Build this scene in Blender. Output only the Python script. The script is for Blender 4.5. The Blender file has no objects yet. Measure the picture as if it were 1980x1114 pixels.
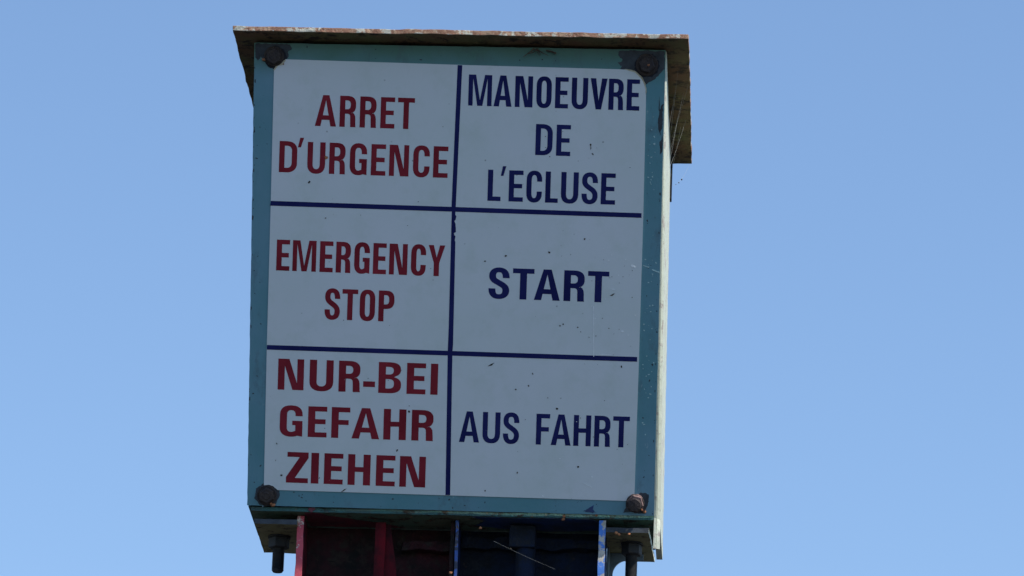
import bpy, bmesh, math, random
from mathutils import Vector, Matrix, noise
R = math.radians
S = bpy.context.scene
COL = S.collection
random.seed(7)

# ---------------------------------------------------------------- camera
cam = bpy.data.cameras.new('camera')
camo = bpy.data.objects.new('camera', cam)
COL.objects.link(camo)
S.camera = camo
ex = Vector((0.99851847, -0.02166785, 0.04991352))
ey = Vector((0.04104575, -0.30227196, -0.9523376))
ez = Vector((0.03572257, 0.95297543, -0.30093476))
camo.matrix_world = Matrix.Translation((0.38024, -5.94572, 1.6)) @ Matrix((ex, ey, ez)).to_4x4()
cam.sensor_width = 36.0
cam.lens = 10000.0 / 1980 * 36
cam.clip_start = 0.1
cam.clip_end = 4000
S.render.resolution_x, S.render.resolution_y = 1024, 576

# ---------------------------------------------------------------- sky, sun, exposure
SUN = Vector((0.60, -0.268, 0.76)).normalized()
w = bpy.data.worlds.new('World')
S.world = w
w.use_nodes = True
nt = w.node_tree
sky = nt.nodes.new('ShaderNodeTexSky')
sky.sky_type = 'NISHITA'
sky.sun_disc = False
sky.sun_elevation = math.asin(SUN.z)
sky.sun_rotation = math.atan2(SUN.x, SUN.y)
sky.altitude = 100
sky.air_density = 1.0
sky.dust_density = 0.3
sky.ozone_density = 4.0
bg = nt.nodes['Background']
bg.inputs['Strength'].default_value = 0.15
nt.links.new(sky.outputs[0], bg.inputs[0])

sl = bpy.data.lights.new('sun', 'SUN')
slo = bpy.data.objects.new('sun', sl)
COL.objects.link(slo)
slo.location = (3, -2, 8)
slo.rotation_euler = SUN.to_track_quat('Z', 'Y').to_euler()
sl.energy = 4.6
sl.angle = R(0.53)
sl.color = (1.0, 0.95, 0.87)

S.view_settings.view_transform = 'Standard'
S.view_settings.look = 'None'
S.view_settings.exposure = 0.28
S.view_settings.gamma = 1.0

# ---------------------------------------------------------------- materials
class Mt:
    def __init__(s, name, rough=.5, metal=0., spec=.5):
        s.m = bpy.data.materials.new(name); s.m.use_nodes = True
        s.t = s.m.node_tree; s.b = s.t.nodes['Principled BSDF']
        s.b.inputs['Roughness'].default_value = rough
        s.b.inputs['Metallic'].default_value = metal
        s.b.inputs['Specular IOR Level'].default_value = spec
        s.tc = s.t.nodes.new('ShaderNodeTexCoord').outputs['Object']
    def link(s, a, b): s.t.links.new(a, b)
    def scaled(s, v):
        n = s.t.nodes.new('ShaderNodeMapping'); n.inputs['Scale'].default_value = v
        s.link(s.tc, n.inputs[0]); return n.outputs[0]
    def noise(s, scale, detail=6, rough=.6, stretch=None, dist=0):
        n = s.t.nodes.new('ShaderNodeTexNoise')
        n.inputs['Scale'].default_value = scale; n.inputs['Detail'].default_value = detail
        n.inputs['Roughness'].default_value = rough; n.inputs['Distortion'].default_value = dist
        s.link(s.scaled(stretch) if stretch else s.tc, n.inputs['Vector']); return n.outputs['Fac']
    def voro(s, scale, out='Distance'):
        n = s.t.nodes.new('ShaderNodeTexVoronoi'); n.inputs['Scale'].default_value = scale
        s.link(s.tc, n.inputs['Vector']); return n.outputs[out]
    def ramp(s, fac, stops):
        n = s.t.nodes.new('ShaderNodeValToRGB'); e = n.color_ramp.elements
        while len(e) < len(stops): e.new(.5)
        for i, (p, c) in enumerate(stops):
            e[i].position = p; e[i].color = (c, c, c, 1) if isinstance(c, (int, float)) else (*c, 1)
        s.link(fac, n.inputs[0]); return n.outputs[0]
    def mix(s, fac, a, b, mode='MIX'):
        n = s.t.nodes.new('ShaderNodeMix'); n.data_type = 'RGBA'; n.blend_type = mode
        for sock, v in ((n.inputs[0], fac), (n.inputs[6], a), (n.inputs[7], b)):
            if isinstance(v, (int, float)): sock.default_value = v
            elif isinstance(v, tuple): sock.default_value = (*v, 1)
            else: s.link(v, sock)
        return n.outputs[2]
    def math(s, op, a, b):
        n = s.t.nodes.new('ShaderNodeMath'); n.operation = op
        for i, v in enumerate((a, b)):
            if isinstance(v, (int, float)): n.inputs[i].default_value = v
            else: s.link(v, n.inputs[i])
        return n.outputs[0]
    def color(s, c):
        if isinstance(c, tuple): s.b.inputs['Base Color'].default_value = (*c, 1)
        else: s.link(c, s.b.inputs['Base Color'])
    def bump(s, h, dist=.001, strength=.6):
        n = s.t.nodes.new('ShaderNodeBump'); n.inputs['Distance'].default_value = dist
        n.inputs['Strength'].default_value = strength
        s.link(h, n.inputs['Height']); s.link(n.outputs[0], s.b.inputs['Normal'])
    def rough(s, r): s.link(r, s.b.inputs['Roughness'])

def mat_teal():
    k = Mt('teal_paint', .42)
    base = k.mix(k.ramp(k.noise(7, 5), [(.35, 0), (.68, 1)]), (.085, .235, .27), (.135, .27, .34))
    z = k.t.nodes.new('ShaderNodeSeparateXYZ'); k.link(k.tc, z.inputs[0])
    # green algae film that has settled on the top rail
    top = k.ramp(k.math('ADD', z.outputs['Z'], k.math('MULTIPLY', k.noise(22, 5), .03)), [(.545, 0), (.582, 1)])
    base = k.mix(k.math('MULTIPLY', top, .75), base, (.06, .15, .085))
    st = k.ramp(k.noise(26, 8, .7, (1, 1, .35)), [(.55, 0), (.70, 1)])
    base = k.mix(k.math('MULTIPLY', st, .6), base, (.07, .09, .11))
    spk = k.ramp(k.voro(130), [(.06, 1), (.11, 0)])
    gate = k.ramp(k.noise(38, 3), [(.55, 0), (.6, 1)])
    base = k.mix(k.math('MULTIPLY', k.math('MULTIPLY', spk, gate), .8), base, (.03, .03, .035))
    sc = k.ramp(k.noise(120, 3, .7, (1, 1, .3)), [(.70, 0), (.76, 1)])
    base = k.mix(k.math('MULTIPLY', sc, .28), base, (.55, .6, .6))
    k.color(base); k.bump(k.noise(160, 5), .0006, .35)
    k.rough(k.ramp(k.noise(40), [(.3, .35), (.7, .6)]))
    return k.m
def mat_white():
    k = Mt('white_print_film', .33)
    base = k.mix(k.ramp(k.noise(6, 6, .6), [(.3, 0), (.7, 1)]), (.61, .655, .645), (.67, .68, .71))
    g = k.ramp(k.noise(30, 8, .7), [(.50, 0), (.74, 1)])
    base = k.mix(k.math('MULTIPLY', g, .42), base, (.50, .56, .50))
    d = k.ramp(k.voro(55), [(.035, 1), (.075, 0)])
    gate = k.ramp(k.noise(16, 3), [(.53, 0), (.6, 1)])
    base = k.mix(k.math('MULTIPLY', k.math('MULTIPLY', d, gate), .65), base, (.12, .13, .12))
    base = k.mix(k.math('MULTIPLY', k.ramp(k.noise(14, 6, .7, (1, 1, .12)), [(.58, 0), (.75, 1)]), .22), base, (.58, .62, .60))
    k.color(base); k.bump(k.noise(60, 4), .0004, .15)
    k.rough(k.ramp(k.noise(25), [(.3, .28), (.7, .45)]))
    return k.m
def mat_print(name, c):
    k = Mt(name, .6, 0, .10)
    lo = tuple(x * .8 for x in c); hi = tuple(min(1, x * 1.15 + .006) for x in c)
    base = k.mix(k.ramp(k.noise(18, 6), [(.35, 0), (.7, 1)]), lo, hi)
    sc = k.ramp(k.noise(210, 4, .7), [(.715, 0), (.75, 1)])
    k.color(k.mix(k.math('MULTIPLY', sc, .35), base, (.55, .56, .58))); return k.m
def mat_paint_edge(name, paint, chipped, rust, t0=.5, scale=45, bumpy=.0012):
    k = Mt(name, .6)
    n1 = k.noise(scale, 9, .65, (1, 1, 1), .3)
    a = k.ramp(n1, [(t0 - .015, 0), (t0 + .015, 1)])
    b = k.ramp(k.noise(scale * 2.3, 9, .75), [(.48, 0), (.56, 1)])
    base = k.mix(a, paint, k.mix(b, chipped, rust))
    sp = k.ramp(k.noise(scale * 6, 4, .7), [(.62, 0), (.68, 1)])
    base = k.mix(k.math('MULTIPLY', sp, .6), base, tuple(x * .25 for x in rust))
    k.color(base); k.bump(k.noise(scale * 3, 8, .7), bumpy, .7)
    return k.m
def mat_grime(name, a, b, c, scale=14, flakes=.7):
    k = Mt(name, .85, 0, .25)
    base = k.mix(k.ramp(k.noise(scale, 7, .65), [(.38, 0), (.62, 1)]), a, b)
    base = k.mix(k.ramp(k.noise(scale * 2.6, 9, .75), [(.51, 0), (.60, 1)]), base, c)
    cr = k.ramp(k.noise(scale * 5, 6, .7, (.25, 1, 1)), [(.63, 0), (.69, 1)])
    base = k.mix(k.math('MULTIPLY', cr, .8), base, tuple(x * .3 for x in a))
    sp = k.ramp(k.noise(scale * 7, 3, .6), [(.65, 0), (.69, 1)])
    base = k.mix(k.math('MULTIPLY', sp, flakes), base, (.30, .17, .09))
    k.color(base); k.bump(k.noise(scale * 6, 8, .7), .0025, .8)
    return k.m
def mat_simple(name, c1, c2, scale=30, rough=.6, metal=0., bump=.0006, spec=.5, lo=.38, hi=.64):
    k = Mt(name, rough, metal, spec)
    k.color(k.mix(k.ramp(k.noise(scale, 7, .65), [(lo, 0), (hi, 1)]), c1, c2))
    k.bump(k.noise(scale * 3, 6, .7), bump, .7); return k.m

M = dict(
    teal=mat_teal(), white=mat_white(),
    red_ink=mat_print('dark_red_print', (.235, .016, .028)),
    blue_ink=mat_print('navy_print', (.010, .013, .095)),
    roof_edge=mat_paint_edge('peeling_pale_paint_over_rust', (.56, .53, .43), (.27, .12, .065), (.42, .26, .16), .46, 55, .004),
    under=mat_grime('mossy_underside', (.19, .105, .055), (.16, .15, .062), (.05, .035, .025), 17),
    flange=mat_grime('olive_bracket_paint', (.24, .22, .11), (.30, .26, .14), (.08, .06, .04), 20),
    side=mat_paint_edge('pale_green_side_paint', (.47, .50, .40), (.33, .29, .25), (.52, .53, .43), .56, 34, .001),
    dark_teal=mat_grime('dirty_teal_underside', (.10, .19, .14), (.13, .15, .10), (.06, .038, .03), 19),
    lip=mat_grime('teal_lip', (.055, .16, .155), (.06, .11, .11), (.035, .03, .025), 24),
    red=mat_simple('red_channel_paint', (.12, .012, .02), (.03, .012, .018), 26, .8, spec=.1),
    red_edge=mat_paint_edge('chipped_red_edge', (.55, .07, .10), (.62, .58, .50), (.40, .12, .12), .53, 75),
    red_back=mat_grime('shade_dark_red_inside', (.010, .009, .009), (.045, .010, .014), (.030, .022, .018), 26, .07),  # recess shade put into the red, with grime patches on top
    blue=mat_simple('blue_channel_paint', (.010, .028, .11), (.008, .011, .028), 26, .8, spec=.1),
    mid_edge=mat_paint_edge('grimy_shaded_blue_edge', (.022, .030, .06), (.03, .09, .34), (.10, .07, .05), .46, 60),  # blue edge darkened for the shade under the box, plus grime
    blue_edge=mat_paint_edge('chipped_blue_edge', (.06, .20, .60), (.50, .46, .40), (.36, .33, .28), .53, 60),
    blue_back=mat_grime('shade_dark_blue_inside', (.006, .008, .012), (.007, .015, .040), (.014, .016, .020), 22, .05),  # blue darkened for the shade inside the channel; hinge and rod share it
    grey=mat_simple('weathered_grey_blue_paint', (.20, .27, .33), (.10, .14, .16), 30, .7),
    patch=mat_simple('bare_primer', (.060, .070, .082), (.032, .037, .044), 60, .75, spec=.3),
    soot=mat_simple('sooty_grease', (.030, .032, .042), (.018, .018, .024), 60, .85, spec=.15),
    rust_dark=mat_simple('dark_rusty_bolt', (.030, .022, .024), (.055, .038, .03), 70, .75, .2, .0015),
    rust_pink=mat_simple('pale_rusty_bolt', (.26, .16, .145), (.035, .025, .022), 95, .6, .2, .002, lo=.42, hi=.56),
    stud=mat_simple('dark_steel_stud', (.028, .034, .042), (.055, .05, .045), 60, .7, .0, spec=.25),
    speck=mat_simple('dirt', (.035, .035, .03), (.07, .05, .03), 200, .9),
    chip=mat_simple('white_scratch', (.85, .87, .88), (.70, .72, .73), 200, .6),
    orange=mat_simple('rust_flake', (.42, .17, .07), (.25, .10, .05), 200, .9),
    yellow=mat_simple('yellowed_edge', (.55, .50, .36), (.35, .30, .20), 90, .8),
    splash=mat_simple('blue_paint_smear', (.02, .055, .18), (.025, .035, .07), 50, .5),
    redsplash=mat_simple('red_paint_smear', (.16, .02, .035), (.07, .02, .03), 50, .6),
    web=mat_simple('cobweb_silk', (.50, .52, .52), (.30, .30, .28), 50, .5),
    twig=mat_simple('dry_twig', (.10, .07, .045), (.05, .035, .025), 90, .9),
    grass=mat_simple('dark_gravel', (.022, .026, .030), (.034, .037, .040), 3, .9),
)

# ---------------------------------------------------------------- helpers
def link(o, parent=None):
    COL.objects.link(o)
    if parent: o.parent = parent
    return o
def meta(o, label=None, cat=None, group=None, kind=None):
    for k, v in (('label', label), ('category', cat), ('group', group), ('kind', kind)):
        if v: o[k] = v
    return o
def thing(name, loc, label, cat, group=None):
    o = bpy.data.objects.new(name, None); o.empty_display_size = .05
    o.location = loc; link(o); meta(o, label, cat, group); return o
def base_of(p):
    v = Vector((0, 0, 0))
    while p: v = v + Vector(p.location); p = p.parent
    return v
def mesh_obj(name, bm, mat, parent, label=None, smooth=None, kind=None, bevel=0):
    """bm is in world coordinates; vertices are stored relative to the thing's base"""
    b = base_of(parent)
    bmesh.ops.translate(bm, vec=-b, verts=bm.verts)
    bmesh.ops.recalc_face_normals(bm, faces=bm.faces)
    me = bpy.data.meshes.new(name); bm.to_mesh(me); bm.free()
    for m in (mat if isinstance(mat, (list, tuple)) else [mat]): me.materials.append(m)
    if smooth:
        for p in me.polygons: p.use_smooth = True
    o = link(bpy.data.objects.new(name, me), parent)
    if bevel:
        md = o.modifiers.new('bevel', 'BEVEL'); md.width = bevel; md.segments = 2; md.limit_method = 'ANGLE'
    meta(o, label, kind=kind); return o

def add_box(bm, x0, x1, y0, y1, z0, z1):
    v = [bm.verts.new((x, y, z)) for z in (z0, z1) for y in (y0, y1) for x in (x0, x1)]
    for f in ((0, 1, 3, 2), (4, 5, 7, 6), (0, 1, 5, 4), (2, 3, 7, 6), (0, 2, 6, 4), (1, 3, 7, 5)):
        bm.faces.new([v[i] for i in f])
def box(*a):
    bm = bmesh.new(); add_box(bm, *a); return bm
def slab(bm, x0, x1, y0, y1, z0, z1, step=.012, amp=.0006, seed=0):
    """box whose long edges are nibbled: cells subdivided and pushed about by noise"""
    t = bmesh.new(); add_box(t, x0, x1, y0, y1, z0, z1)
    def cut(axis, a, b):
        n = int((b - a) / step)
        for i in range(1, n):
            co = [0, 0, 0]; co[axis] = a + (b - a) * i / n; no = [0, 0, 0]; no[axis] = 1
            bmesh.ops.bisect_plane(t, geom=t.verts[:] + t.edges[:] + t.faces[:], plane_co=co, plane_no=no)
    cut(0, x0, x1); cut(1, y0, y1); cut(2, z0, z1)
    for v in t.verts:
        p = v.co * 60 + Vector((seed, seed * 2, 0))
        v.co += Vector((noise.noise(p), noise.noise(p + Vector((9, 0, 0))), noise.noise(p + Vector((0, 9, 0))))) * amp
    me = bpy.data.meshes.new('tmp'); t.to_mesh(me); t.free(); bm.from_mesh(me); bpy.data.meshes.remove(me)
def tube(bm, pts, r, seg=6, taper=1.):
    rings = []
    for i, p in enumerate(pts):
        p = Vector(p); d = (Vector(pts[min(i + 1, len(pts) - 1)]) - Vector(pts[max(i - 1, 0)])).normalized()
        a = d.orthogonal().normalized(); b = d.cross(a)
        rr = r * (1 + (taper - 1) * i / (len(pts) - 1))
        rings.append([bm.verts.new(p + (a * math.cos(t) + b * math.sin(t)) * rr) for t in [2 * math.pi * k / seg for k in range(seg)]])
    for A, B in zip(rings, rings[1:]):
        for k in range(seg): bm.faces.new((A[k], A[(k + 1) % seg], B[(k + 1) % seg], B[k]))
    bm.faces.new(rings[0]); bm.faces.new(rings[-1])
def lathe(bm, prof, frame, seg=24):
    """prof: (radius, height) ; frame(x, y, h) -> world"""
    rings = [[bm.verts.new(frame(r * math.cos(2 * math.pi * k / seg + .26), r * math.sin(2 * math.pi * k / seg + .26), h)) for k in range(seg)] for r, h in prof]
    for A, B in zip(rings, rings[1:]):
        for k in range(seg): bm.faces.new((A[k], A[(k + 1) % seg], B[(k + 1) % seg], B[k]))
    bm.faces.new(rings[0]); bm.faces.new(rings[-1])

def fill2d(contours, thick):
    """filled flat shape with holes -> list of verts, faces, from a 2D curve"""
    cu = bpy.data.curves.new('tmp', 'CURVE'); cu.dimensions = '2D'; cu.fill_mode = 'BOTH'; cu.extrude = thick / 2
    for c in contours:
        sp = cu.splines.new('POLY'); sp.points.add(len(c) - 1); sp.use_cyclic_u = True
        for i, (x, y) in enumerate(c): sp.points[i].co = (x, y, 0, 1)
    o = bpy.data.objects.new('tmp', cu); me = bpy.data.meshes.new_from_object(o)
    bpy.data.objects.remove(o); bpy.data.curves.remove(cu)
    vs = [v.co.copy() for v in me.vertices]; fs = [tuple(p.vertices) for p in me.polygons]
    bpy.data.meshes.remove(me); return vs, fs
def add_fill(bm, contours, thick, frame):
    vs, fs = fill2d(contours, thick)
    nv = [bm.verts.new(frame(v.x, v.y, v.z)) for v in vs]
    for f in fs:
        try: bm.faces.new([nv[i] for i in f])
        except ValueError: pass
    bmesh.ops.remove_doubles(bm, verts=nv, dist=1e-6)

# the slanted front of the cabinet: u to the right, v down the slope, o out of it (millimetres)
LEAN = R(20)
C0 = Vector((0, 0, 3.48972523))
N = Vector((0, -math.cos(LEAN), -math.sin(LEAN))); VD = Vector((0, math.sin(LEAN), -math.cos(LEAN)))
def F(u, v, o=0.): return C0 + Vector((u / 1000, 0, 0)) + VD * (v / 1000) + N * (o / 1000)
def face_fill(bm, contours, o0, o1):
    mid = (o0 + o1) / 2
    add_fill(bm, contours, o1 - o0, lambda x, y, z: F(x, y, mid + z))
def jag(pts, step=3., amp=.5, seed=0):
    out = []
    for i, a in enumerate(pts):
        b = pts[(i + 1) % len(pts)]; L = math.dist(a, b); n = max(1, int(L / step))
        for k in range(n):
            t = k / n; x = a[0] + (b[0] - a[0]) * t; y = a[1] + (b[1] - a[1]) * t
            q = Vector((x * .31 + seed * 7.3, y * .31, seed))
            out.append((x + noise.noise(q) * amp * 2, y + noise.noise(q + Vector((5, 5, 0))) * amp * 2))
    return out
def blob(u, v, r, seed, ax=1., rot=0.):
    rnd = random.Random(seed); n = 9; out = []
    for k in range(n):
        a = 2 * math.pi * k / n; q = r * rnd.uniform(.6, 1.25)
        x, y = q * math.cos(a) * ax, q * math.sin(a)
        out.append((u + x * math.cos(rot) - y * math.sin(rot), v + x * math.sin(rot) + y * math.cos(rot)))
    return out

# ---------------------------------------------------------------- ground (far below the frame)
bm = bmesh.new(); bmesh.ops.create_grid(bm, x_segments=8, y_segments=8, size=900)
g = mesh_obj('ground', bm, M['grass'], None); meta(g, kind='structure')

# ---------------------------------------------------------------- the control cabinet
cab = thing('control_cabinet', (0, .05, 3.18), 'teal metal box with white trilingual label and rusty roof plate, on two posts', 'control box')

# roof plate
def roof_bm():
    bm = bmesh.new(); slab(bm, -.2725, .2762, -.1275, .3325, 3.7556, 3.7618, .009, .0011, 3)
    return bm
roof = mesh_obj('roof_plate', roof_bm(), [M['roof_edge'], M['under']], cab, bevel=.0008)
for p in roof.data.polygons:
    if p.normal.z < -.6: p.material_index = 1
# cabinet shell
def side_panel(x0, x1, flare_in, flare_out, zb, yb, chamfer):
    """upright plate whose chamfered front edge follows the slanted face"""
    bm = bmesh.new(); L = []; n = 60; zs = [3.7548 + (zb - 3.7548) * i / n for i in range(n + 1)]
    sg = 1 if x1 > 0 else -1
    for i, z in enumerate(zs):
        zz = max(z, 3.2257); v = (C0.z - zz) / math.cos(LEAN); y = v * math.sin(LEAN) + .0045; k = i / n
        j = noise.noise(Vector((0, 0, z * 70))) * .0007
        a, b = x0 + flare_in * k, x1 + flare_out * k + j
        ch = chamfer if z > 3.2257 else chamfer * max(.35, 1 - (3.2257 - z) / .03)
        back = yb if z > 3.2195 else y + ch + .0015
        L.append([bm.verts.new(p) for p in ((a, y, z), (a + .34 * (b - a), y + .0004, z), (a + .40 * (b - a), y + ch * .55, z), (a + .47 * (b - a), y + ch * .45, z), (b, y + ch, z), (b, back, z), (a, back, z))])
    for A, B in zip(L, L[1:]):
        for k in range(7): bm.faces.new((A[k], A[(k + 1) % 7], B[(k + 1) % 7], B[k]))
    bm.faces.new(L[0]); bm.faces.new(L[-1]); return bm
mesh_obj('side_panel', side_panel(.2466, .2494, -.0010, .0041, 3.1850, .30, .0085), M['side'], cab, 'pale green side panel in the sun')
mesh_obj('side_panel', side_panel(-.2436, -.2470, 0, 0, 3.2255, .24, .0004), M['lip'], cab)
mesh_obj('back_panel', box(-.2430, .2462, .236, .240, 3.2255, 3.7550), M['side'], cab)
bm = bmesh.new(); slab(bm, -.2432, .2452, .0975, .240, 3.2195, 3.2246, .012, .0006, 5)
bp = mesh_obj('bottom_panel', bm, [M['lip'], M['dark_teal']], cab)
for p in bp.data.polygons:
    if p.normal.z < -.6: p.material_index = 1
mesh_obj('hinge', box(.2500, .2522, .285, .298, 3.692, 3.7535), M['blue_back'], cab, 'dark blue hinge behind the side panel', bevel=.0006)

# slanted face plate
bm = bmesh.new(); face_fill(bm, [jag([(-248.6, -279.4), (248.0, -280.2), (245.4, 282.0), (-247.7, 280.7)], 8, .25, 1)], 0, 3.4)
mesh_obj('face_plate', bm, M['teal'], cab)
# worn bare patches on the paint
def patch(pts, o, mat, name='bare_patch', amp=.8, label=None):
    bm = bmesh.new(); face_fill(bm, [jag(pts, 1.6, amp, len(pts))], 3.2, o); return mesh_obj(name, bm, mat, cab, label)
patch([(-247.4, -279.0), (-206, -278.5), (-202.5, -273), (-208, -269), (-206, -263), (-210.6, -259.4), (-222, -252), (-231, -254), (-237, -261), (-241, -263), (-244.4, -257.5), (-247.2, -261)], 3.55, M['patch'])
patch([(192, -278.6), (247.0, -279.2), (247.4, -257.5), (243, -253.3), (236.9, -245.8), (228.3, -240.6), (222.5, -236), (219.4, -246.7), (210.6, -252.7), (192.5, -256.1), (196, -259.9), (191.5, -263.5), (197, -267.4), (191, -272.2)], 3.55, M['patch'])
patch([(246.6, -216), (245.9, -191), (243.2, -177), (240.4, -196), (243.8, -213)], 3.55, M['patch'], amp=.7)
patch([(246.9, -177), (246.6, -158), (243.8, -155), (243.2, -169)], 3.55, M['patch'], amp=.7)
patch([(228.8, 254), (238.4, 255.7), (237.7, 270), (233.3, 279.3), (209.0, 278.6), (212.8, 268.4)], 3.55, M['patch'])
patch([(-237, 260), (-229, 254), (-219, 252.5), (-210, 257), (-208, 268), (-213, 279), (-221, 281), (-232, 280.5), (-239, 272)], 3.5, M['patch'], amp=.4)
patch([(241.8, -225), (242.6, -205), (241.0, -208)], 3.55, M['patch'], amp=.3)

rq = random.Random(21)
bm = bmesh.new()
for i in range(70):
    side = rq.choice('LLRRTBBB')
    if side == 'L': u, v = rq.uniform(-246, -231), rq.uniform(-240, 255)
    elif side == 'R': u, v = rq.uniform(229, 245), rq.uniform(-215, 250)
    elif side == 'T': u, v = rq.uniform(-195, 185), rq.uniform(-277, -262)
    else: u, v = rq.uniform(-205, 205), rq.uniform(266, 279)
    face_fill(bm, [blob(u, v, rq.uniform(.25, 1.0) ** 1.3, i, rq.uniform(.5, 2.2), rq.uniform(0, 3))], 3.2, 3.48)
meta(mesh_obj('paint_nick', bm, M['patch'], cab), kind='stuff')
bm = bmesh.new()
for i in range(46):
    k = i % 2; v = -279 + 560 * rq.random() ** 1.2; u = (-248.0 if k else 246.8 - (v + 280) * .0046)
    face_fill(bm, [blob(u + (1 if k else -1) * rq.uniform(.2, 1.0), v, rq.uniform(.5, 1.3), i + 200, .45, 0)] if rq.random() < .5 else [blob(u + (1 if k else -1) * 1.1, v, rq.uniform(1.2, 3.2), i + 300, .35, 0)], 3.2, 3.52)
meta(mesh_obj('edge_chip', bm, M['patch'], cab), kind='stuff')

for (u, v, q_) in ((-223, -262, 15.5), (226, -261, 16.5)):
    n_ = 22; pts = [(u + q_ * math.cos(2 * math.pi * k / n_) * (.9 + .16 * noise.noise(Vector((k * .9, u, 0)))), v + q_ * .98 * math.sin(2 * math.pi * k / n_) * (.9 + .16 * noise.noise(Vector((k * .9, u, 4))))) for k in range(n_)]
    patch(pts, 3.6, M['soot'], 'grease_stain', .9)

# label panel: thin printed sheet, corners worn where the bolts sit
SHEET = [(-224.2, -248.6), (-220.5, -253.0), (-214.9, -254.4), (-211.8, -258.2), (-210.3, -260.2), (-100, -258.9), (1.0, -257.6), (195.3, -256.0), (204.3, -255.4), (212.1, -253.2), (219.8, -246.7), (224.0, -238.0), (225.6, -231.5), (225.2, -80.5), (223.6, 90), (221.5, 257.4), (218.6, 260.2), (213.0, 264.6), (-2.9, 263.0), (-210.9, 261.4), (-216.6, 256.7), (-221.6, 255.3), (-227.7, 256.0), (-227.1, 88.1), (-225.4, -86)]
bm = bmesh.new(); face_fill(bm, [SHEET], 3.3, 4.3)
lab = mesh_obj('label_panel', bm, M['white'], cab, 'white label sheet with red and navy words in a ruled grid')
for pts in ([(198, -256.6), (206, -256.2), (213, -253.6), (220.6, -247), (224.6, -239), (226.4, -230), (225.2, -226), (225, -231.5), (223.2, -238), (219.2, -246), (211.8, -252.4), (204, -254.6)],
            [(-225.2, -247), (-221, -254), (-215.4, -255.4), (-212.6, -259), (-210, -261), (-210.4, -258.4), (-214, -253.4), (-220, -251.8), (-223.6, -246.4)],):
    bm = bmesh.new(); face_fill(bm, [jag(pts, 1.5, .3, 3)], 4.1, 4.45)
    mesh_obj('worn_edge', bm, M['yellow'], lab, 'yellowed frayed edge at a worn corner')

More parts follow.
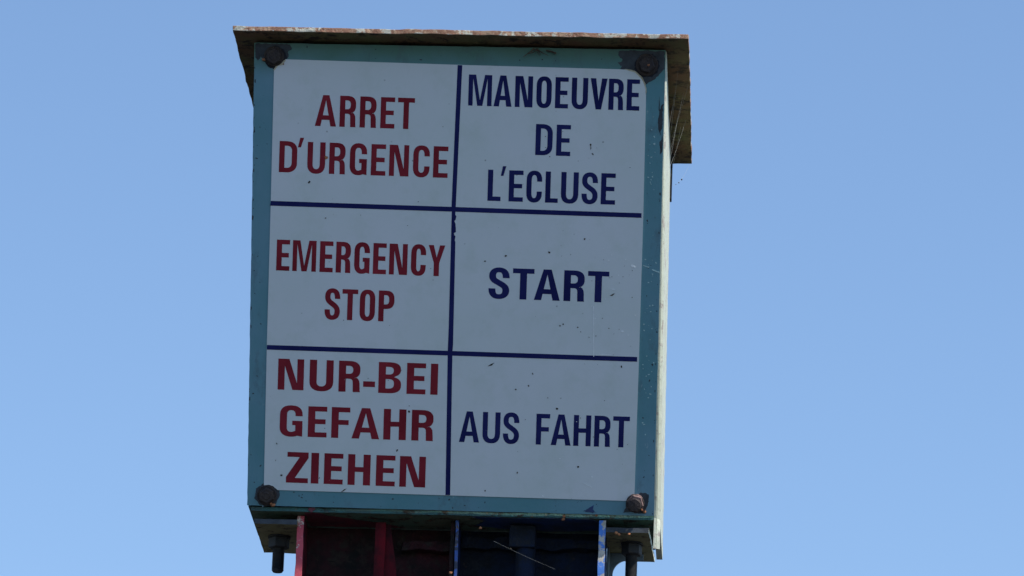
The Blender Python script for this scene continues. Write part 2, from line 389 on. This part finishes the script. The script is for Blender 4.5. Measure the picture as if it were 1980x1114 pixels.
# ---- lettering: own outlines of a condensed grotesque
def arc(cx, cy, rx, ry, a0, a1, n=12, e=2.35):
    out = []
    for i in range(n + 1):
        a = R(a0 + (a1 - a0) * i / n); c, s_ = math.cos(a), math.sin(a)
        out.append((cx + rx * math.copysign(abs(c) ** (2 / e), c), cy + ry * math.copysign(abs(s_) ** (2 / e), s_)))
    return out
def glyph(ch, w, h, s, t):
    if ch in 'EFL':
        k = w * .93
        p = [(0, 0), (w, 0), (w, t), (s, t)] if ch in 'EL' else [(0, 0), (s, 0)]
        if ch in 'EF': p += [(s, .43 * h), (k, .43 * h), (k, .43 * h + t), (s, .43 * h + t), (s, h - t), (w, h - t), (w, h)]
        if ch == 'L': p += [(s, h)]
        return [p + [(0, h)]]
    if ch == 'I': return [[(0, 0), (w, 0), (w, h), (0, h)]]
    if ch == 'T': return [[((w - s) / 2, 0), ((w + s) / 2, 0), ((w + s) / 2, h - t), (w, h - t), (w, h), (0, h), (0, h - t), ((w - s) / 2, h - t)]]
    if ch == 'H': return [[(0, 0), (s, 0), (s, .43 * h), (w - s, .43 * h), (w - s, 0), (w, 0), (w, h), (w - s, h), (w - s, .43 * h + t), (s, .43 * h + t), (s, h), (0, h)]]
    if ch == 'N':
        q = s * .93; a = q + .17 * w if q / w < .28 else q * 1.28
        return [[(0, 0), (q, 0), (q, .78 * h), (w - a, 0), (w, 0), (w, h), (w - q, h), (w - q, .22 * h), (a, h), (0, h)]]
    if ch == 'M':
        q = .19 * w; a = .31 * w
        return [[(0, 0), (q, 0), (q, .88 * h), (w / 2 - .11 * w, 0), (w / 2 + .11 * w, 0), (w - q, .88 * h), (w - q, 0), (w, 0), (w, h), (w - a, h), (w / 2, .18 * h), (a, h), (0, h)]]
    if ch == 'A':
        a = .56 * s * 1.05; l = s * 1.05; y0 = .205 * h; y1 = y0 + t
        ox = lambda y: (w / 2 - a) * y / h
        ix = lambda y: l + (w / 2 - l) * (y / h) / .86 if y / h < .86 else w / 2
        return [[(0, 0), (l, 0), (ix(y0), y0), (w - ix(y0), y0), (w - l, 0), (w, 0), (w - ox(h), h), (ox(h), h)],
                [(ix(y1), y1), (w / 2, .84 * h), (w - ix(y1), y1)]]
    if ch == 'V': return [[(w * .34, 0), (w * .66, 0), (w, h), (w * .675, h), (w / 2, .28 * h), (w * .325, h), (0, h)]]
    if ch == 'Y': return [[(w / 2 - s / 2, 0), (w / 2 + s / 2, 0), (w / 2 + s / 2, .42 * h), (w, h), (w * .69, h), (w / 2, .60 * h), (w * .31, h), (0, h), (w / 2 - s / 2, .42 * h)]]
    if ch == 'Z': return [[(0, 0), (w, 0), (w, t), (.40 * w, t), (w, h - t * 1.15), (w, h), (.04 * w, h), (.04 * w, h - t), (.60 * w, h - t), (0, t * 1.15)]]
    if ch == '-': return [[(0, .18 * h), (w, .18 * h), (w, .36 * h), (0, .36 * h)]]
    if ch == "'": return [[(0, .815 * h), (.50 * w, .815 * h), (w, 1.125 * h), (.36 * w, 1.125 * h)]]
    o = .012 * h; ry = .31 * h; ri = ry - t + o * .3; cx = w / 2
    if ch == 'O':
        out = arc(cx, h + o - ry, cx, ry, 0, 180) + arc(cx, ry - o, cx, ry, 180, 360)
        ins = arc(cx, h + o - ry, cx - s, ry - t, 0, 180) + arc(cx, ry - o, cx - s, ry - t, 180, 360)
        return [out, ins]
    if ch == 'U':
        return [[(0, h)] + arc(cx, ry - o, cx, ry, 180, 360) + [(w, h), (w - s, h)] + arc(cx, ry - o, cx - s, ry - t, 360, 180) + [(s, h)]]
    if ch == 'C':
        return [[(w, .665 * h)] + arc(cx, h + o - ry, cx, ry, 0, 180) + arc(cx, ry - o, cx, ry, 180, 360) + [(w, .345 * h), (w - s, .345 * h)]
                + arc(cx, ry - o, cx - s, ry - t, 360, 180) + arc(cx, h + o - ry, cx - s, ry - t, 180, 0) + [(w - s, .665 * h)]]
    if ch == 'G':
        return [[(w, .665 * h)] + arc(cx, h + o - ry, cx, ry, 0, 180) + arc(cx, ry - o, cx, ry, 180, 300) + [(w, 0), (w, .51 * h), (.55 * w, .51 * h), (.55 * w, .51 * h - t * .9), (w - s, .51 * h - t * .9)]
                + [(w - s, t * 1.15)] + arc(cx, ry - o, cx - s, ry - t, 285, 180) + arc(cx, h + o - ry, cx - s, ry - t, 180, 0) + [(w - s, .665 * h)]]
    if ch == 'D':
        k = w * .40
        return [[(0, 0)] + arc(k, ry, w - k, ry, 270, 360) + arc(k, h - ry, w - k, ry, 0, 90) + [(0, h)],
                [(s, t)] + arc(k, ry, w - k - s, ry - t, 270, 360) + arc(k, h - ry, w - k - s, ry - t, 0, 90) + [(s, h - t)]]
    if ch in 'PR':
        yb = (.405 if ch == 'P' else .425) * h; ym = (h + yb) / 2; r = (h - yb) / 2; k = w * .45
        hole = [(s, yb + t)] + arc(k, ym, w - k - s, r - t, 270, 450, 16, 2.6) + [(s, h - t)]
        if ch == 'P': return [[(0, 0), (s, 0), (s, yb)] + arc(k, ym, w - k, r, 270, 450, 18, 2.6) + [(0, h)], hole]
        q = .985 * w
        leg = [(w, 0), (w - .01 * w, .03 * h), (q - .01 * w, .28 * h), (q - .03 * w, .36 * h), (q - .09 * w, .43 * h), (q - .2 * w, .475 * h)]
        a = [p for p in arc(k, ym, w - k, r, 292, 450, 16, 2.6)]
        return [[(0, 0), (s, 0), (s, yb), (w - s * 1.55, yb), (w - s * 1.30, yb - .008 * h), (w - s * 1.14, yb - .03 * h), (w - s * 1.055, yb - .07 * h), (w - s * 1.03, yb - .13 * h), (w - s * 1.0, 0)] + leg + a + [(0, h)], hole]
    if ch == 'B':
        k = w * .45; m = .53 * h; r1 = m / 2 + .0 * h; r2 = (h - m) / 2
        out = [(0, 0)] + arc(k, r1, w - k, r1, 270, 430, 14, 2.6) + arc(k, m + r2, (w - k) * .96, r2, 300, 450, 14, 2.6) + [(0, h)]
        tt = t * .95
        h1 = [(s, tt)] + arc(k, r1 - tt * .25, w - k - s, r1 - tt * .75 - tt * .0, 270, 450, 14, 2.6) + [(s, m - tt * .5)]
        h1 = [(s, tt)] + arc(k, (tt + m - tt / 2) / 2, w - k - s, (m - tt / 2 - tt) / 2, 270, 450, 14, 2.6) + [(s, m - tt / 2)]
        h2 = [(s, m + tt / 2)] + arc(k, (m + tt / 2 + h - tt) / 2, (w - k) * .96 - s, (h - tt - m - tt / 2) / 2, 270, 450, 14, 2.6) + [(s, h - tt)]
        return [out, h1, h2]
    if ch == 'S':
        W = w - s; H = h - t + 2 * o
        segs = [((1, .70), (1, .92), (.80, 1.0), (.5, 1)), ((.5, 1), (.18, 1), (.02, .92), (.02, .77)), ((.02, .77), (.02, .62), (.25, .58), (.5, .51)),
                ((.5, .51), (.78, .43), (1, .38), (1, .23)), ((1, .23), (1, .08), (.80, 0), (.49, 0)), ((.49, 0), (.18, 0), (0, .08), (0, .30))]
        pts = []
        for p0, p1, p2, p3 in segs:
            for i in range(10):
                u = i / 10; a = (1 - u) ** 3; b = 3 * u * (1 - u) ** 2; c = 3 * u * u * (1 - u); d = u ** 3
                pts.append((s / 2 + W * (a * p0[0] + b * p1[0] + c * p2[0] + d * p3[0]), t / 2 - o + H * (a * p0[1] + b * p1[1] + c * p2[1] + d * p3[1])))
        pts.append((s / 2, t / 2 - o + H * .30))
        Lf, Rt = [], []
        for i, p in enumerate(pts):
            a = pts[max(i - 1, 0)]; b = pts[min(i + 1, len(pts) - 1)]
            dx, dy = b[0] - a[0], b[1] - a[1]; L = math.hypot(dx, dy) or 1
            if i in (0, len(pts) - 1): dx, L = 0, abs(dy)
            nx, ny = -dy / L, dx / L
            hs, ht = s / 2, t / 2
            if 20 < i < 40: ht = ht * 1.12
            Lf.append((p[0] + nx * hs, p[1] + ny * ht)); Rt.append((p[0] - nx * hs, p[1] - ny * ht))
        return [Lf + Rt[::-1]]
# stem and bar weight of each style, in parts of the cap height
STY = {0: (.172, .146), 1: (.232, .158), 2: (.165, .140), 3: (.222, .155), 4: (.165, .143)}
LINES = [
 ('red word ARRET', -173.6, -180.6, 0.82, 37.5, 0, [('A', 0.0, 25.6), ('R', 29.7, 49.2), ('R', 54.1, 74.0), ('E', 79.1, 96.2), ('T', 99.8, 120.2)]),
 ("red word D'URGENCE", -216.3, -123.9, 0.79, 37.7, 0, [('D', 0.0, 21.7), ("'", 22.3, 29.4), ('U', 34.2, 55.8), ('R', 60.7, 80.2), ('G', 85.6, 106.3), ('E', 111.4, 129.0), ('N', 133.4, 157.1), ('C', 162.3, 182.3), ('E', 186.7, 204.4)]),
 ('red word EMERGENCY', -217.5, -5.0, 0.82, 37.3, 0, [('E', 0.0, 16.0), ('M', 19.6, 48.2), ('E', 52.6, 68.6), ('R', 72.2, 90.1), ('G', 94.4, 113.1), ('E', 117.2, 133.2), ('N', 136.8, 158.8), ('C', 163.2, 181.2), ('Y', 184.1, 204.0)]),
 ('red word STOP', -158.0, 52.9, 0.85, 37.3, 0, [('S', 0.0, 18.6), ('T', 21.2, 40.2), ('O', 42.5, 61.1), ('P', 65.3, 84.4)]),
 ('red words NUR-BEI', -213.1, 139.3, 0.62, 37.5, 1, [('N', 0.0, 31.4), ('U', 38.4, 67.3), ('R', 73.8, 99.9), ('-', 103.7, 118.0), ('B', 122.1, 149.6), ('E', 156.4, 179.3), ('I', 185.3, 194.1)]),
 ('red word GEFAHR', -209.9, 195.6, 0.62, 37.2, 1, [('G', 0.0, 27.6), ('E', 34.3, 57.2), ('F', 62.8, 85.2), ('A', 87.5, 121.1), ('H', 126.0, 153.4), ('R', 160.1, 186.4)]),
 ('red word ZIEHEN', -201.1, 251.9, 0.74, 37.2, 1, [('Z', 0.0, 26.7), ('I', 30.2, 39.5), ('E', 46.0, 69.0), ('H', 74.9, 102.2), ('E', 109.1, 132.2), ('N', 137.8, 169.2)]),
 ('navy word MANOEUVRE', 11.3, -208.9, 0.6, 37.4, 2, [('M', 0.0, 28.2), ('A', 30.7, 52.5), ('N', 56.3, 77.6), ('O', 82.1, 100.4), ('E', 104.7, 120.5), ('U', 124.6, 144.2), ('V', 147.0, 167.3), ('R', 169.1, 187.0), ('E', 191.0, 206.4)]),
 ('navy word DE', 93.4, -150.9, 0.75, 37.4, 2, [('D', 0.0, 20.5), ('E', 25.1, 42.2)]),
 ("navy word L'ECLUSE", 36.8, -94.6, 0.61, 37.5, 2, [('L', 0.0, 15.8), ("'", 15.4, 21.7), ('E', 25.5, 42.7), ('C', 46.7, 65.5), ('L', 69.6, 84.9), ('U', 88.5, 109.5), ('S', 113.4, 132.8), ('E', 136.7, 154.0)]),
 ('navy word START', 40.1, 23.2, 0.8, 37.2, 3, [('S', 0.0, 25.1), ('T', 29.0, 54.9), ('A', 55.2, 86.4), ('R', 90.9, 115.8), ('T', 119.7, 145.3)]),
 ('navy word AUS', 8.0, 197.8, 0.6, 37.3, 4, [('A', 0.0, 24.3), ('U', 28.2, 49.5), ('S', 53.0, 72.5)]),
 ('navy word FAHRT', 8.0, 197.8, 0.6, 37.3, 4, [('F', 93.0, 109.5), ('A', 111.1, 135.2), ('H', 138.3, 159.3), ('R', 163.3, 182.7), ('T', 185.8, 205.9)]),
]
for text, u0, v0, ang, H, sty, chars in LINES:
    bm = bmesh.new(); ca, sa = math.cos(R(ang)), math.sin(R(ang))
    for ch, x0, x1 in chars:
        s, t = STY[sty][0] * H, STY[sty][1] * H
        cs = glyph(ch, x1 - x0, H, s, t)
        cs = [[(u0 + (x0 + x) * ca + y * sa, v0 + (x0 + x) * sa - y * ca) for x, y in c] for c in cs]
        face_fill(bm, cs, 4.2, 4.5)
    mesh_obj('lettering', bm, M['red_ink'] if text.startswith('red') else M['blue_ink'], lab, text)
# ruled lines
bm = bmesh.new()
face_fill(bm, [[(-2.2, -257.3), (3.4, -257.2), (-1.3, -83.5), (-6.4, -83.5)]], 4.2, 4.5)
notch = [(-1.75, -77), (-.3, -75), (-1.0, -71), (-2.6, -69), (-1.2, -66), (-.6, -60), (-.4, -56), (-2.9, -54.5), (-2.2, -52), (-.9, -51), (-1.7, -46), (-.9, -44)]
face_fill(bm, [[(-5.9, -84), (-1.2, -84)] + notch + [(-1.3, 80), (-2.0, 90), (-7.6, 90), (-7.0, 60)]], 4.2, 4.52)
face_fill(bm, [[(-7.6, 89), (-1.9, 89), (-1.4, 262.6), (-7.0, 262.5)]], 4.2, 4.5)
mesh_obj('ruled_line', bm, M['blue_ink'], lab, 'navy upright line with a chipped right edge')
bm = bmesh.new(); face_fill(bm, [[(-225.2, -88.9), (-226.0, -83.1), (223.2, -77.8), (223.1, -83.4)]], 4.2, 4.55)
mesh_obj('ruled_line', bm, M['blue_ink'], lab)
bm = bmesh.new(); face_fill(bm, [[(-226.9, 85.6), (-227.0, 91.2), (221.5, 95.9), (221.4, 90.2)]], 4.2, 4.55)
mesh_obj('ruled_line', bm, M['blue_ink'], lab)

# dirt specks and scratches (individual marks seen in the photograph)
SP = [(-179.1, -112.7, 1.6), (160.1, -164.5, 1.3), (162.8, -153.4, 1.1), (112.8, -33.8, 1.5), (154.9, -50.9, 1.2), (60.4, -28.3, 1.2), (35.5, -21.6, 1.1), (127.6, 54.6, 1.1), (131.3, 52.6, 1.0), (148.9, 56, 1.0),
      (95.7, 113.4, 1.), (91.0, 127.9, 1.), (75.4, 132.7, 1.1), (125.9, 154.7, 1.5), (152.9, 224.8, 1.3), (79.3, 233.4, 1.0), (40.9, 256.3, 1.), (202.9, 102.3, 1.2), (-206.7, 243.3, 1.5), (-66.6, 209.9, 1.3), (-53.1, 162.5, 1.3), (111.1, -149.2, .7), (105.6, -173.4, .7),
      (-190.9, 263.5, .8), (-158.5, -69.5, .8), (-160.5, 245.5, .7), (-213, 205, .9)]
rnd = random.Random(4)
for i in range(60):
    u = 215 - abs(rnd.gauss(0, 75)); v = rnd.choice((-150, -40, 60, 180, -10)) + rnd.gauss(0, 35)
    if u > 6 and abs(v) < 250: SP.append((u, v, rnd.uniform(.25, .6)))
for i in range(26): SP.append((rnd.uniform(-218, -12), rnd.uniform(-240, 250), rnd.uniform(.25, .6)))
bm = bmesh.new()
for i, (u, v, r) in enumerate(SP): face_fill(bm, [blob(u, v, r * .85, i, 1.35, rnd.uniform(0, 3))], 4.25, 4.62)
for a in ([(41, 105.5), (45, 102.6), (49, 101), (46, 104.4)], [(187, 17), (191, 14.4), (193, 14), (190, 17)], [(-134, 262), (-130, 258.5), (-127, 257.5), (-131, 261)], [(160.2, -165), (161, -160), (160, -158.5)]):
    face_fill(bm, [a], 4.25, 4.62)
meta(mesh_obj('dirt_speck', bm, M['speck'], lab), kind='stuff')
bm = bmesh.new()
for i, (u, v, r) in enumerate([(213.5, -19.1, 1.7), (184.7, -25.4, 1.), (191.0, 9.4, 1.2), (202.7, 59.8, 1.4), (130.8, 215.3, .9), (170.0, 236.3, 1.), (111.1, 261.0, 1.1), (188, -32, .8), (205, -27, .7), (178, -40, .7), (210, 64, .8), (170, 45, .7), (160, 48, .6), (150, 170, .6), (143, 178, .6), (182, 21, .6), (197, -8, .6), (218, 40, .7), (165, 30, .6)]):
    face_fill(bm, [blob(u, v, r * .8, i + 50, 1.5, .3)], 4.25, 4.62)
for a in ([(167.2, 30), (168.0, 30), (169.4, 91), (168.6, 91)], [(158, 243.5), (170.3, 248.6), (170.0, 249.6)], [(175, 87.5), (190, 88.0), (190, 88.7), (175, 88.4)], [(212, -20), (217.5, -18), (217, -16.8)]):
    face_fill(bm, [a], 4.25, 4.6)
meta(mesh_obj('scratch', bm, M['chip'], lab), kind='stuff')
bm = bmesh.new(); face_fill(bm, [blob(-159, -142.6, 2.4, 9), [(-163, -143.5), (-158, -145.2), (-157, -142.5), (-160, -141.5)]][:1], 4.25, 4.8)
mesh_obj('rust_flake', bm, M['orange'], lab)
# paint nicks on the teal border: pale scuffs
bm = bmesh.new()
for i in range(60):
    u = 235 + rnd.gauss(0, 5); v = rnd.choice((-150, -170, -20, 40, 60, 120)) + rnd.gauss(0, 26)
    if 228 < u < 244 and v > -215: face_fill(bm, [blob(u, v, rnd.uniform(.25, .75), i, rnd.uniform(1, 2.4), rnd.uniform(-.5, 1))], 3.2, 3.7)
face_fill(bm, [[(226, -21), (234, -18.6), (233, -17.6), (226, -20.2)]], 3.2, 3.7); face_fill(bm, [[(237, -16), (246, -13), (246, -11.6), (237, -15)]], 3.2, 3.7)
meta(mesh_obj('paint_scuff', bm, mat_simple('pale_scuff', (.45, .62, .62), (.32, .45, .45), 90, .7), cab), kind='stuff')

# corner bolts
def bolt(u, v, R1, mat, hexr=None, rot=0., washer=True, label=None, dome=.0055):
    bm = bmesh.new(); fr = lambda x, y, h: F(u + x * 1000, v + y * 1000, 3.5 + h * 1000)
    if washer: lathe(bm, [(R1 * 1.0, 0), (R1 * 1.0, .0016), (R1 * .93, .0022)], fr, 28)
    if hexr:
        c, s = math.cos(rot), math.sin(rot); fr2 = lambda x, y, h: fr(x * c - y * s, x * s + y * c, h)
        lathe(bm, [(hexr, .0010), (hexr, .0068), (hexr * .90, .0082)], fr2, 6)
        lathe(bm, [(hexr * .5, .0080), (hexr * .42, .0088)], fr2, 16)
    else:
        lathe(bm, [(R1 * .80, .001), (R1 * .78, .003), (R1 * .62, dome), (R1 * .3, dome * 1.25), (R1 * .05, dome * 1.3)], fr, 28)
    for vv in bm.verts: vv.co += Vector((noise.noise(vv.co * 300), noise.noise(vv.co * 300 + Vector((7, 0, 0))), noise.noise(vv.co * 300 + Vector((0, 7, 0))))) * .0007
    return mesh_obj('bolt', bm, mat, cab, label, bevel=.0004)
bolt(-224.5, -263.5, .0122, M['rust_dark'], .0098, .3, label='blackened bolt in the upper left corner')
bolt(226.0, -262.0, .0135, M['rust_dark'], .0098, 1.0)
bolt(-223.8, 268.0, .0122, M['rust_dark'], .0098, .2)
bo = bolt(222.5, 267.0, .0112, M['rust_pink'], .0108, .0, washer=True, label='pinkish rusty hexagon bolt in the lower right corner')
bm = bmesh.new(); lathe(bm, [(.0080, .0075), (.0082, .0105), (.0070, .0118), (.0030, .0122)], lambda x, y, h: F(222.3 + x * 1000, 268.6 + y * 1000, 3.5 + h * 1000), 18)
for v_ in bm.verts: v_.co += Vector((noise.noise(v_.co * 400), 0, noise.noise(v_.co * 400 + Vector((3, 0, 0))))) * .0011
mesh_obj('bolt_end', bm, M['rust_dark'], bo)
def flake(pts3, name, mat, parent, label=None):
    bm = bmesh.new()
    for (x, y, z, r, sd) in pts3:
        q = random.Random(sd); t = bmesh.new(); bmesh.ops.create_icosphere(t, subdivisions=1, radius=r)
        for vv in t.verts: vv.co = Vector((x, y, z)) + vv.co * q.uniform(.6, 1.3)
        me = bpy.data.meshes.new('t'); t.to_mesh(me); t.free(); bm.from_mesh(me); bpy.data.meshes.remove(me)
    return mesh_obj(name, bm, mat, parent, label, kind='stuff')
def FP(u, v, o): p = F(u, v, o); return p.x, p.y, p.z
flake([(*FP(-237, -259, 4.5), .0026, 1), (*FP(-213, -254.5, 4.5), .0010, 2), (*FP(-216, 280, 5), .0028, 3), (*FP(-219, 278, 5), .002, 33), (*FP(234, 277.5, 5), .0026, 4), (*FP(228, -262, 12), .0018, 5), (*FP(231, 275, 6), .0016, 6)], 'rust_crumb', M['orange'], cab)
# paint smears across the lower lips
def smear(pts, o, mat, label):
    patch(pts, o, mat, 'paint_smear', .7, label)
smear([(160, 279), (168, 274), (173, 270), (171, 275), (176, 279.5)], 3.7, M['splash'], 'blue paint smear on the lower edge')
bm = bmesh.new(); add_fill(bm, [jag([(25, 99), (70, 101), (120, 99), (172, 100), (182, 112), (178, 150), (120, 160), (60, 152), (28, 140), (40, 118)], 4, 1.6, 2)], .0004, lambda x, y, z: Vector((x / 1000, y / 1000, 3.2188 + z)))
mesh_obj('paint_smear', bm, M['splash'], cab, 'blue paint smear under the box')
bm = bmesh.new(); add_fill(bm, [jag([(-178, 99), (-162, 99), (-150, 112), (-90, 140), (-60, 160), (-176, 162)], 4, 1.6, 4)], .0004, lambda x, y, z: Vector((x / 1000, y / 1000, 3.2188 + z)))
mesh_obj('paint_smear', bm, M['redsplash'], cab, 'red paint smear under the box')
bm = bmesh.new(); add_fill(bm, [blob(x, z, r, x, 1.3) for x, z, r in [(-170, 3222.2, 3.6)]], .0012, lambda x, y, z: Vector((x / 1000, .0968 + z, y / 1000)))
mesh_obj('paint_smear', bm, M['redsplash'], cab, 'round red paint blot on the lower lip')
flake([(.137, .0965, 3.2215, .0030, 7), (.136, .0965, 3.2175, .0022, 8), (.201, .098, 3.2025, .0028, 11), (.204, .098, 3.2005, .002, 12), (.216, .098, 3.2015, .002, 13), (.176, .0955, 3.2235, .0018, 19)], 'rust_crumb', M['orange'], cab)

# ---------------------------------------------------------------- the two posts below
def channel(name, x_out0, x_out1, x_in0, x_in1, outer_m, inner_m, back_m, edge_m, label, cat, rod):
    cx = round((x_out0 + x_in1) / 2, 4)
    t = thing(name, (cx, .13, 0), label, cat)
    def plate(nm, xa, xb, m, yf, m_edge):
        bm = bmesh.new(); slab(bm, xa, xb, yf, .1650, 2.95, 3.2180, .005, .0009, xa * 100)
        add_box(bm, xa, xb, yf, .1650, 0, 2.9496)
        o = mesh_obj(nm, bm, [m, m_edge], t, bevel=.0005)
        for p in o.data.polygons:
            if p.normal.y < -.6: p.material_index = 1
        return o
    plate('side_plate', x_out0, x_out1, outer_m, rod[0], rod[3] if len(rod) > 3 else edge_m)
    plate('side_plate', x_in0, x_in1, inner_m, rod[1], rod[2])
    a, b = min(x_out0, x_in0), max(x_out1, x_in1)
    bm = bmesh.new(); slab(bm, a, b, .1652, .1700, 2.95, 3.2180, .02, .0008, 9); add_box(bm, a, b, .1652, .17, 0, 2.9496)
    mesh_obj('back_plate', bm, back_m, t)
    return t
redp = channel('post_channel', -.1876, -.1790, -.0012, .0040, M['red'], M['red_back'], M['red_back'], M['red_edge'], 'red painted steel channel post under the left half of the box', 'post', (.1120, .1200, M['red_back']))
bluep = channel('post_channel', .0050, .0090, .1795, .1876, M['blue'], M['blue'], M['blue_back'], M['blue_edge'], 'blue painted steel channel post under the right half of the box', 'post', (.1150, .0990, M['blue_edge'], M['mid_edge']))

def flange(parent, x0, x1, x1b, label):
    bm = bmesh.new(); slab(bm, x0, x1, .0985, .238, 3.2035, 3.2095, .008, .0007, x0 * 50)
    c = (x0 + x1) / 2
    for v in bm.verts:
        k = (v.co.y - .0985) / .14
        if x1b and v.co.x > c: v.co.x += (x1b - x1) * k
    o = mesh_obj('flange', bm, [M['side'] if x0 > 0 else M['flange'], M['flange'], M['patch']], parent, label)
    for p in o.data.polygons:
        if p.normal.z < -.5: p.material_index = 1
        elif p.normal.y < -.5: p.material_index = 2
    return o
flange(redp, -.2385, -.1866, None, 'olive brown flange plate with flaking paint')
flange(bluep, .1880, .2400, .2450, 'olive flange plate with a pale torn edge')
def stud(parent, x, y, z0, z1, rr, label):
    bm = bmesh.new(); pr = []; z = z1; k = 0
    pr.append((rr * .8, z0)); pr.append((rr * .96, z0 + .002)); zz = z0 + .002
    while zz < z1 - .002:
        pr.append((rr * 1.03, zz + .0007)); pr.append((rr * .90, zz + .0015)); zz += .0015
    pr.append((rr, z1))
    lathe(bm, pr, lambda a, b, h: Vector((x + a, y + b, h)), 20)
    s = mesh_obj('stud', bm, M['stud'], parent, label)
    bm = bmesh.new(); rn = rr * 1.78
    lathe(bm, [(rn * .9, 3.1885), (rn, 3.1895), (rn, 3.2005), (rn * .92, 3.2015)], lambda a, b, h: Vector((x + a, y + b, h)), 6)
    mesh_obj('nut', bm, M['stud'], s)
    bm = bmesh.new(); lathe(bm, [(rr * 1.9, 3.2012), (rr * 1.9, 3.2036)], lambda a, b, h: Vector((x + a, y + b, h)), 24)
    mesh_obj('washer', bm, M['stud'], s)
stud(redp, -.2130, .158, 3.1585, 3.2030, .0073, None)
stud(bluep, .2185, .150, 3.1150, 3.2030, .0072, None)
# curved gusset between blue post and its flange
bm = bmesh.new()
out = [(187.8, 3203), (187.8, 3040), (194.5, 3040), (194.5, 3176)] + [(194.5 + 18 * (1 - math.cos(R(a))), 3176 + 19 * math.sin(R(a))) for a in range(10, 91, 10)] + [(232, 3195.5), (232, 3203)]
add_fill(bm, [out], .005, lambda x, y, z: Vector((x / 1000, .2 + z, y / 1000)))
add_box(bm, .1878, .1905, .17, .1974, 3.04, 3.2034)
mesh_obj('gusset', bm, M['grey'], bluep)

# the operating rods inside
rr_ = thing('pull_bar', (-.085, .12, 1.0), 'dark red flat bar with a slanting fin hanging inside the red post', 'bar')
bm = bmesh.new(); slab(bm, -.0925, -.0800, .118, .123, 2.95, 3.2140, .01, .0004, 2); add_box(bm, -.0925, -.08, .118, .123, 1.0, 2.9495)
mesh_obj('flat_bar', bm, mat_simple('dull_red_bar', (.14, .008, .014), (.045, .008, .011), 30, .8, spec=.08), rr_)
bm = bmesh.new()
add_fill(bm, [[(-79.8, 3213), (-75, 3213), (-66, 3160), (-63, 3120), (-61, 3000), (-61, 1000), (-79.8, 1000)]], .004, lambda x, y, z: Vector((x / 1000, .1255 + z, y / 1000)))
mesh_obj('fin', bm, mat_simple('darker_red_fin', (.09, .008, .013), (.03, .008, .010), 40, .8, spec=.08), rr_)
br_ = thing('pull_rod', (.088, .135, 1.0), 'dark blue round rod with a square nut hanging inside the blue post', 'rod')
bm = bmesh.new(); tube(bm, [(.090, .135, 1.0), (.090, .135, 2.0), (.090, .135, 3.205)], .012, 20); mesh_obj('shaft', bm, M['blue_back'], br_, smooth=True)
mesh_obj('nut', box(.070, .102, .120, .150, 3.1880, 3.2155), M['blue_back'], br_, bevel=.002)
# cross rail, seen at the top of both compartments
bm = bmesh.new(); slab(bm, -.060, -.001, .148, .1648, 3.1880, 3.1990, .006, .0035, 5); mesh_obj('cross_rail', bm, M['red_back'], redp)
bm = bmesh.new(); slab(bm, .0110, .178, .154, .1648, 3.1950, 3.2080, .007, .004, 8); mesh_obj('cross_rail', bm, M['blue_back'], bluep)
flake([(.0025, .0975, 3.1475, .0024, 31), (.036, .10, 3.2048, .0018, 32)], 'rust_crumb', M['orange'], redp)

# ---------------------------------------------------------------- twigs and cobwebs
tw = thing('twig_tuft', FP(95, -276, 6), 'little tuft of dry twigs caught under the front roof edge', 'twigs')
q = random.Random(11)
for k in range(7):
    bm = bmesh.new(); x, y, z = FP(93 + q.uniform(-5, 6), -279, 6)
    pts = [(x, y, z)]; d = Vector((q.uniform(-.9, .8), -.2, q.uniform(-.9, -.35)))
    for i in range(6):
        x += d.x * .0028; y += d.y * .001; z += d.z * .0026; d += Vector((q.uniform(-.5, .5), 0, q.uniform(-.3, .35))); pts.append((x, y, z))
    tube(bm, pts, .0007, 5, .4); mesh_obj('twig', bm, M['twig'], tw)
bm = bmesh.new(); x, y, z = FP(104, -277, 6)
tube(bm, [(x, y, z), (x + .006, y, z - .001), (x + .0125, y, z - .0035)], .0009, 6, 1.3); mesh_obj('twig', bm, M['twig'], tw)
def web(name, strands, label, beads=()):
    t = thing(name, strands[0][0], label, 'cobweb', 'cobwebs on the box')
    for st in strands:
        bm = bmesh.new(); tube(bm, st, .00008, 4); mesh_obj('strand', bm, M['web'], t)
    for i, (x, y, z, r) in enumerate(beads):
        bm = bmesh.new(); bmesh.ops.create_icosphere(bm, subdivisions=1, radius=r, matrix=Matrix.Translation((x, y, z))); mesh_obj('caught_speck', bm, M['speck'], t)
def sag(a, b, s, n=7):
    a, b = Vector(a), Vector(b); return [tuple(a.lerp(b, i / n) + Vector((0, 0, -s * 4 * (i / n) * (1 - i / n)))) for i in range(n + 1)]
web('cobweb', [sag((.262, -.02, 3.7545), (.2512, .03, 3.662), .004), sag((.268, .06, 3.7545), (.2514, .06, 3.668), .003), sag((.262, .12, 3.7545), (.2516, .10, 3.672), .002), sag((.274, .03, 3.7545), (.2513, .075, 3.69), .004), sag((.258, .05, 3.7545), (.2512, .04, 3.70), .002), sag((.270, .16, 3.7545), (.2514, .13, 3.68), .003), sag((.265, .09, 3.72), (.2514, .2, 3.69), .003)],
    'pale cobweb threads slanting between the roof overhang and the sunlit right side')
web('cobweb', [sag((.2740, .326, 3.7550), (.2530, .292, 3.712), .007)],
    'single cobweb thread with caught specks sagging below the back right roof corner', [(.2640, .309, 3.7265, .0012), (.2605, .304, 3.7205, .0009), (.2570, .298, 3.7160, .0006)])
web('cobweb', [sag((.053, .100, 3.189), (.128, .108, 3.158), .0008)],
    'bright cobweb thread slanting across the dark blue post opening', [(.0735, .1, 3.180, .0012)])
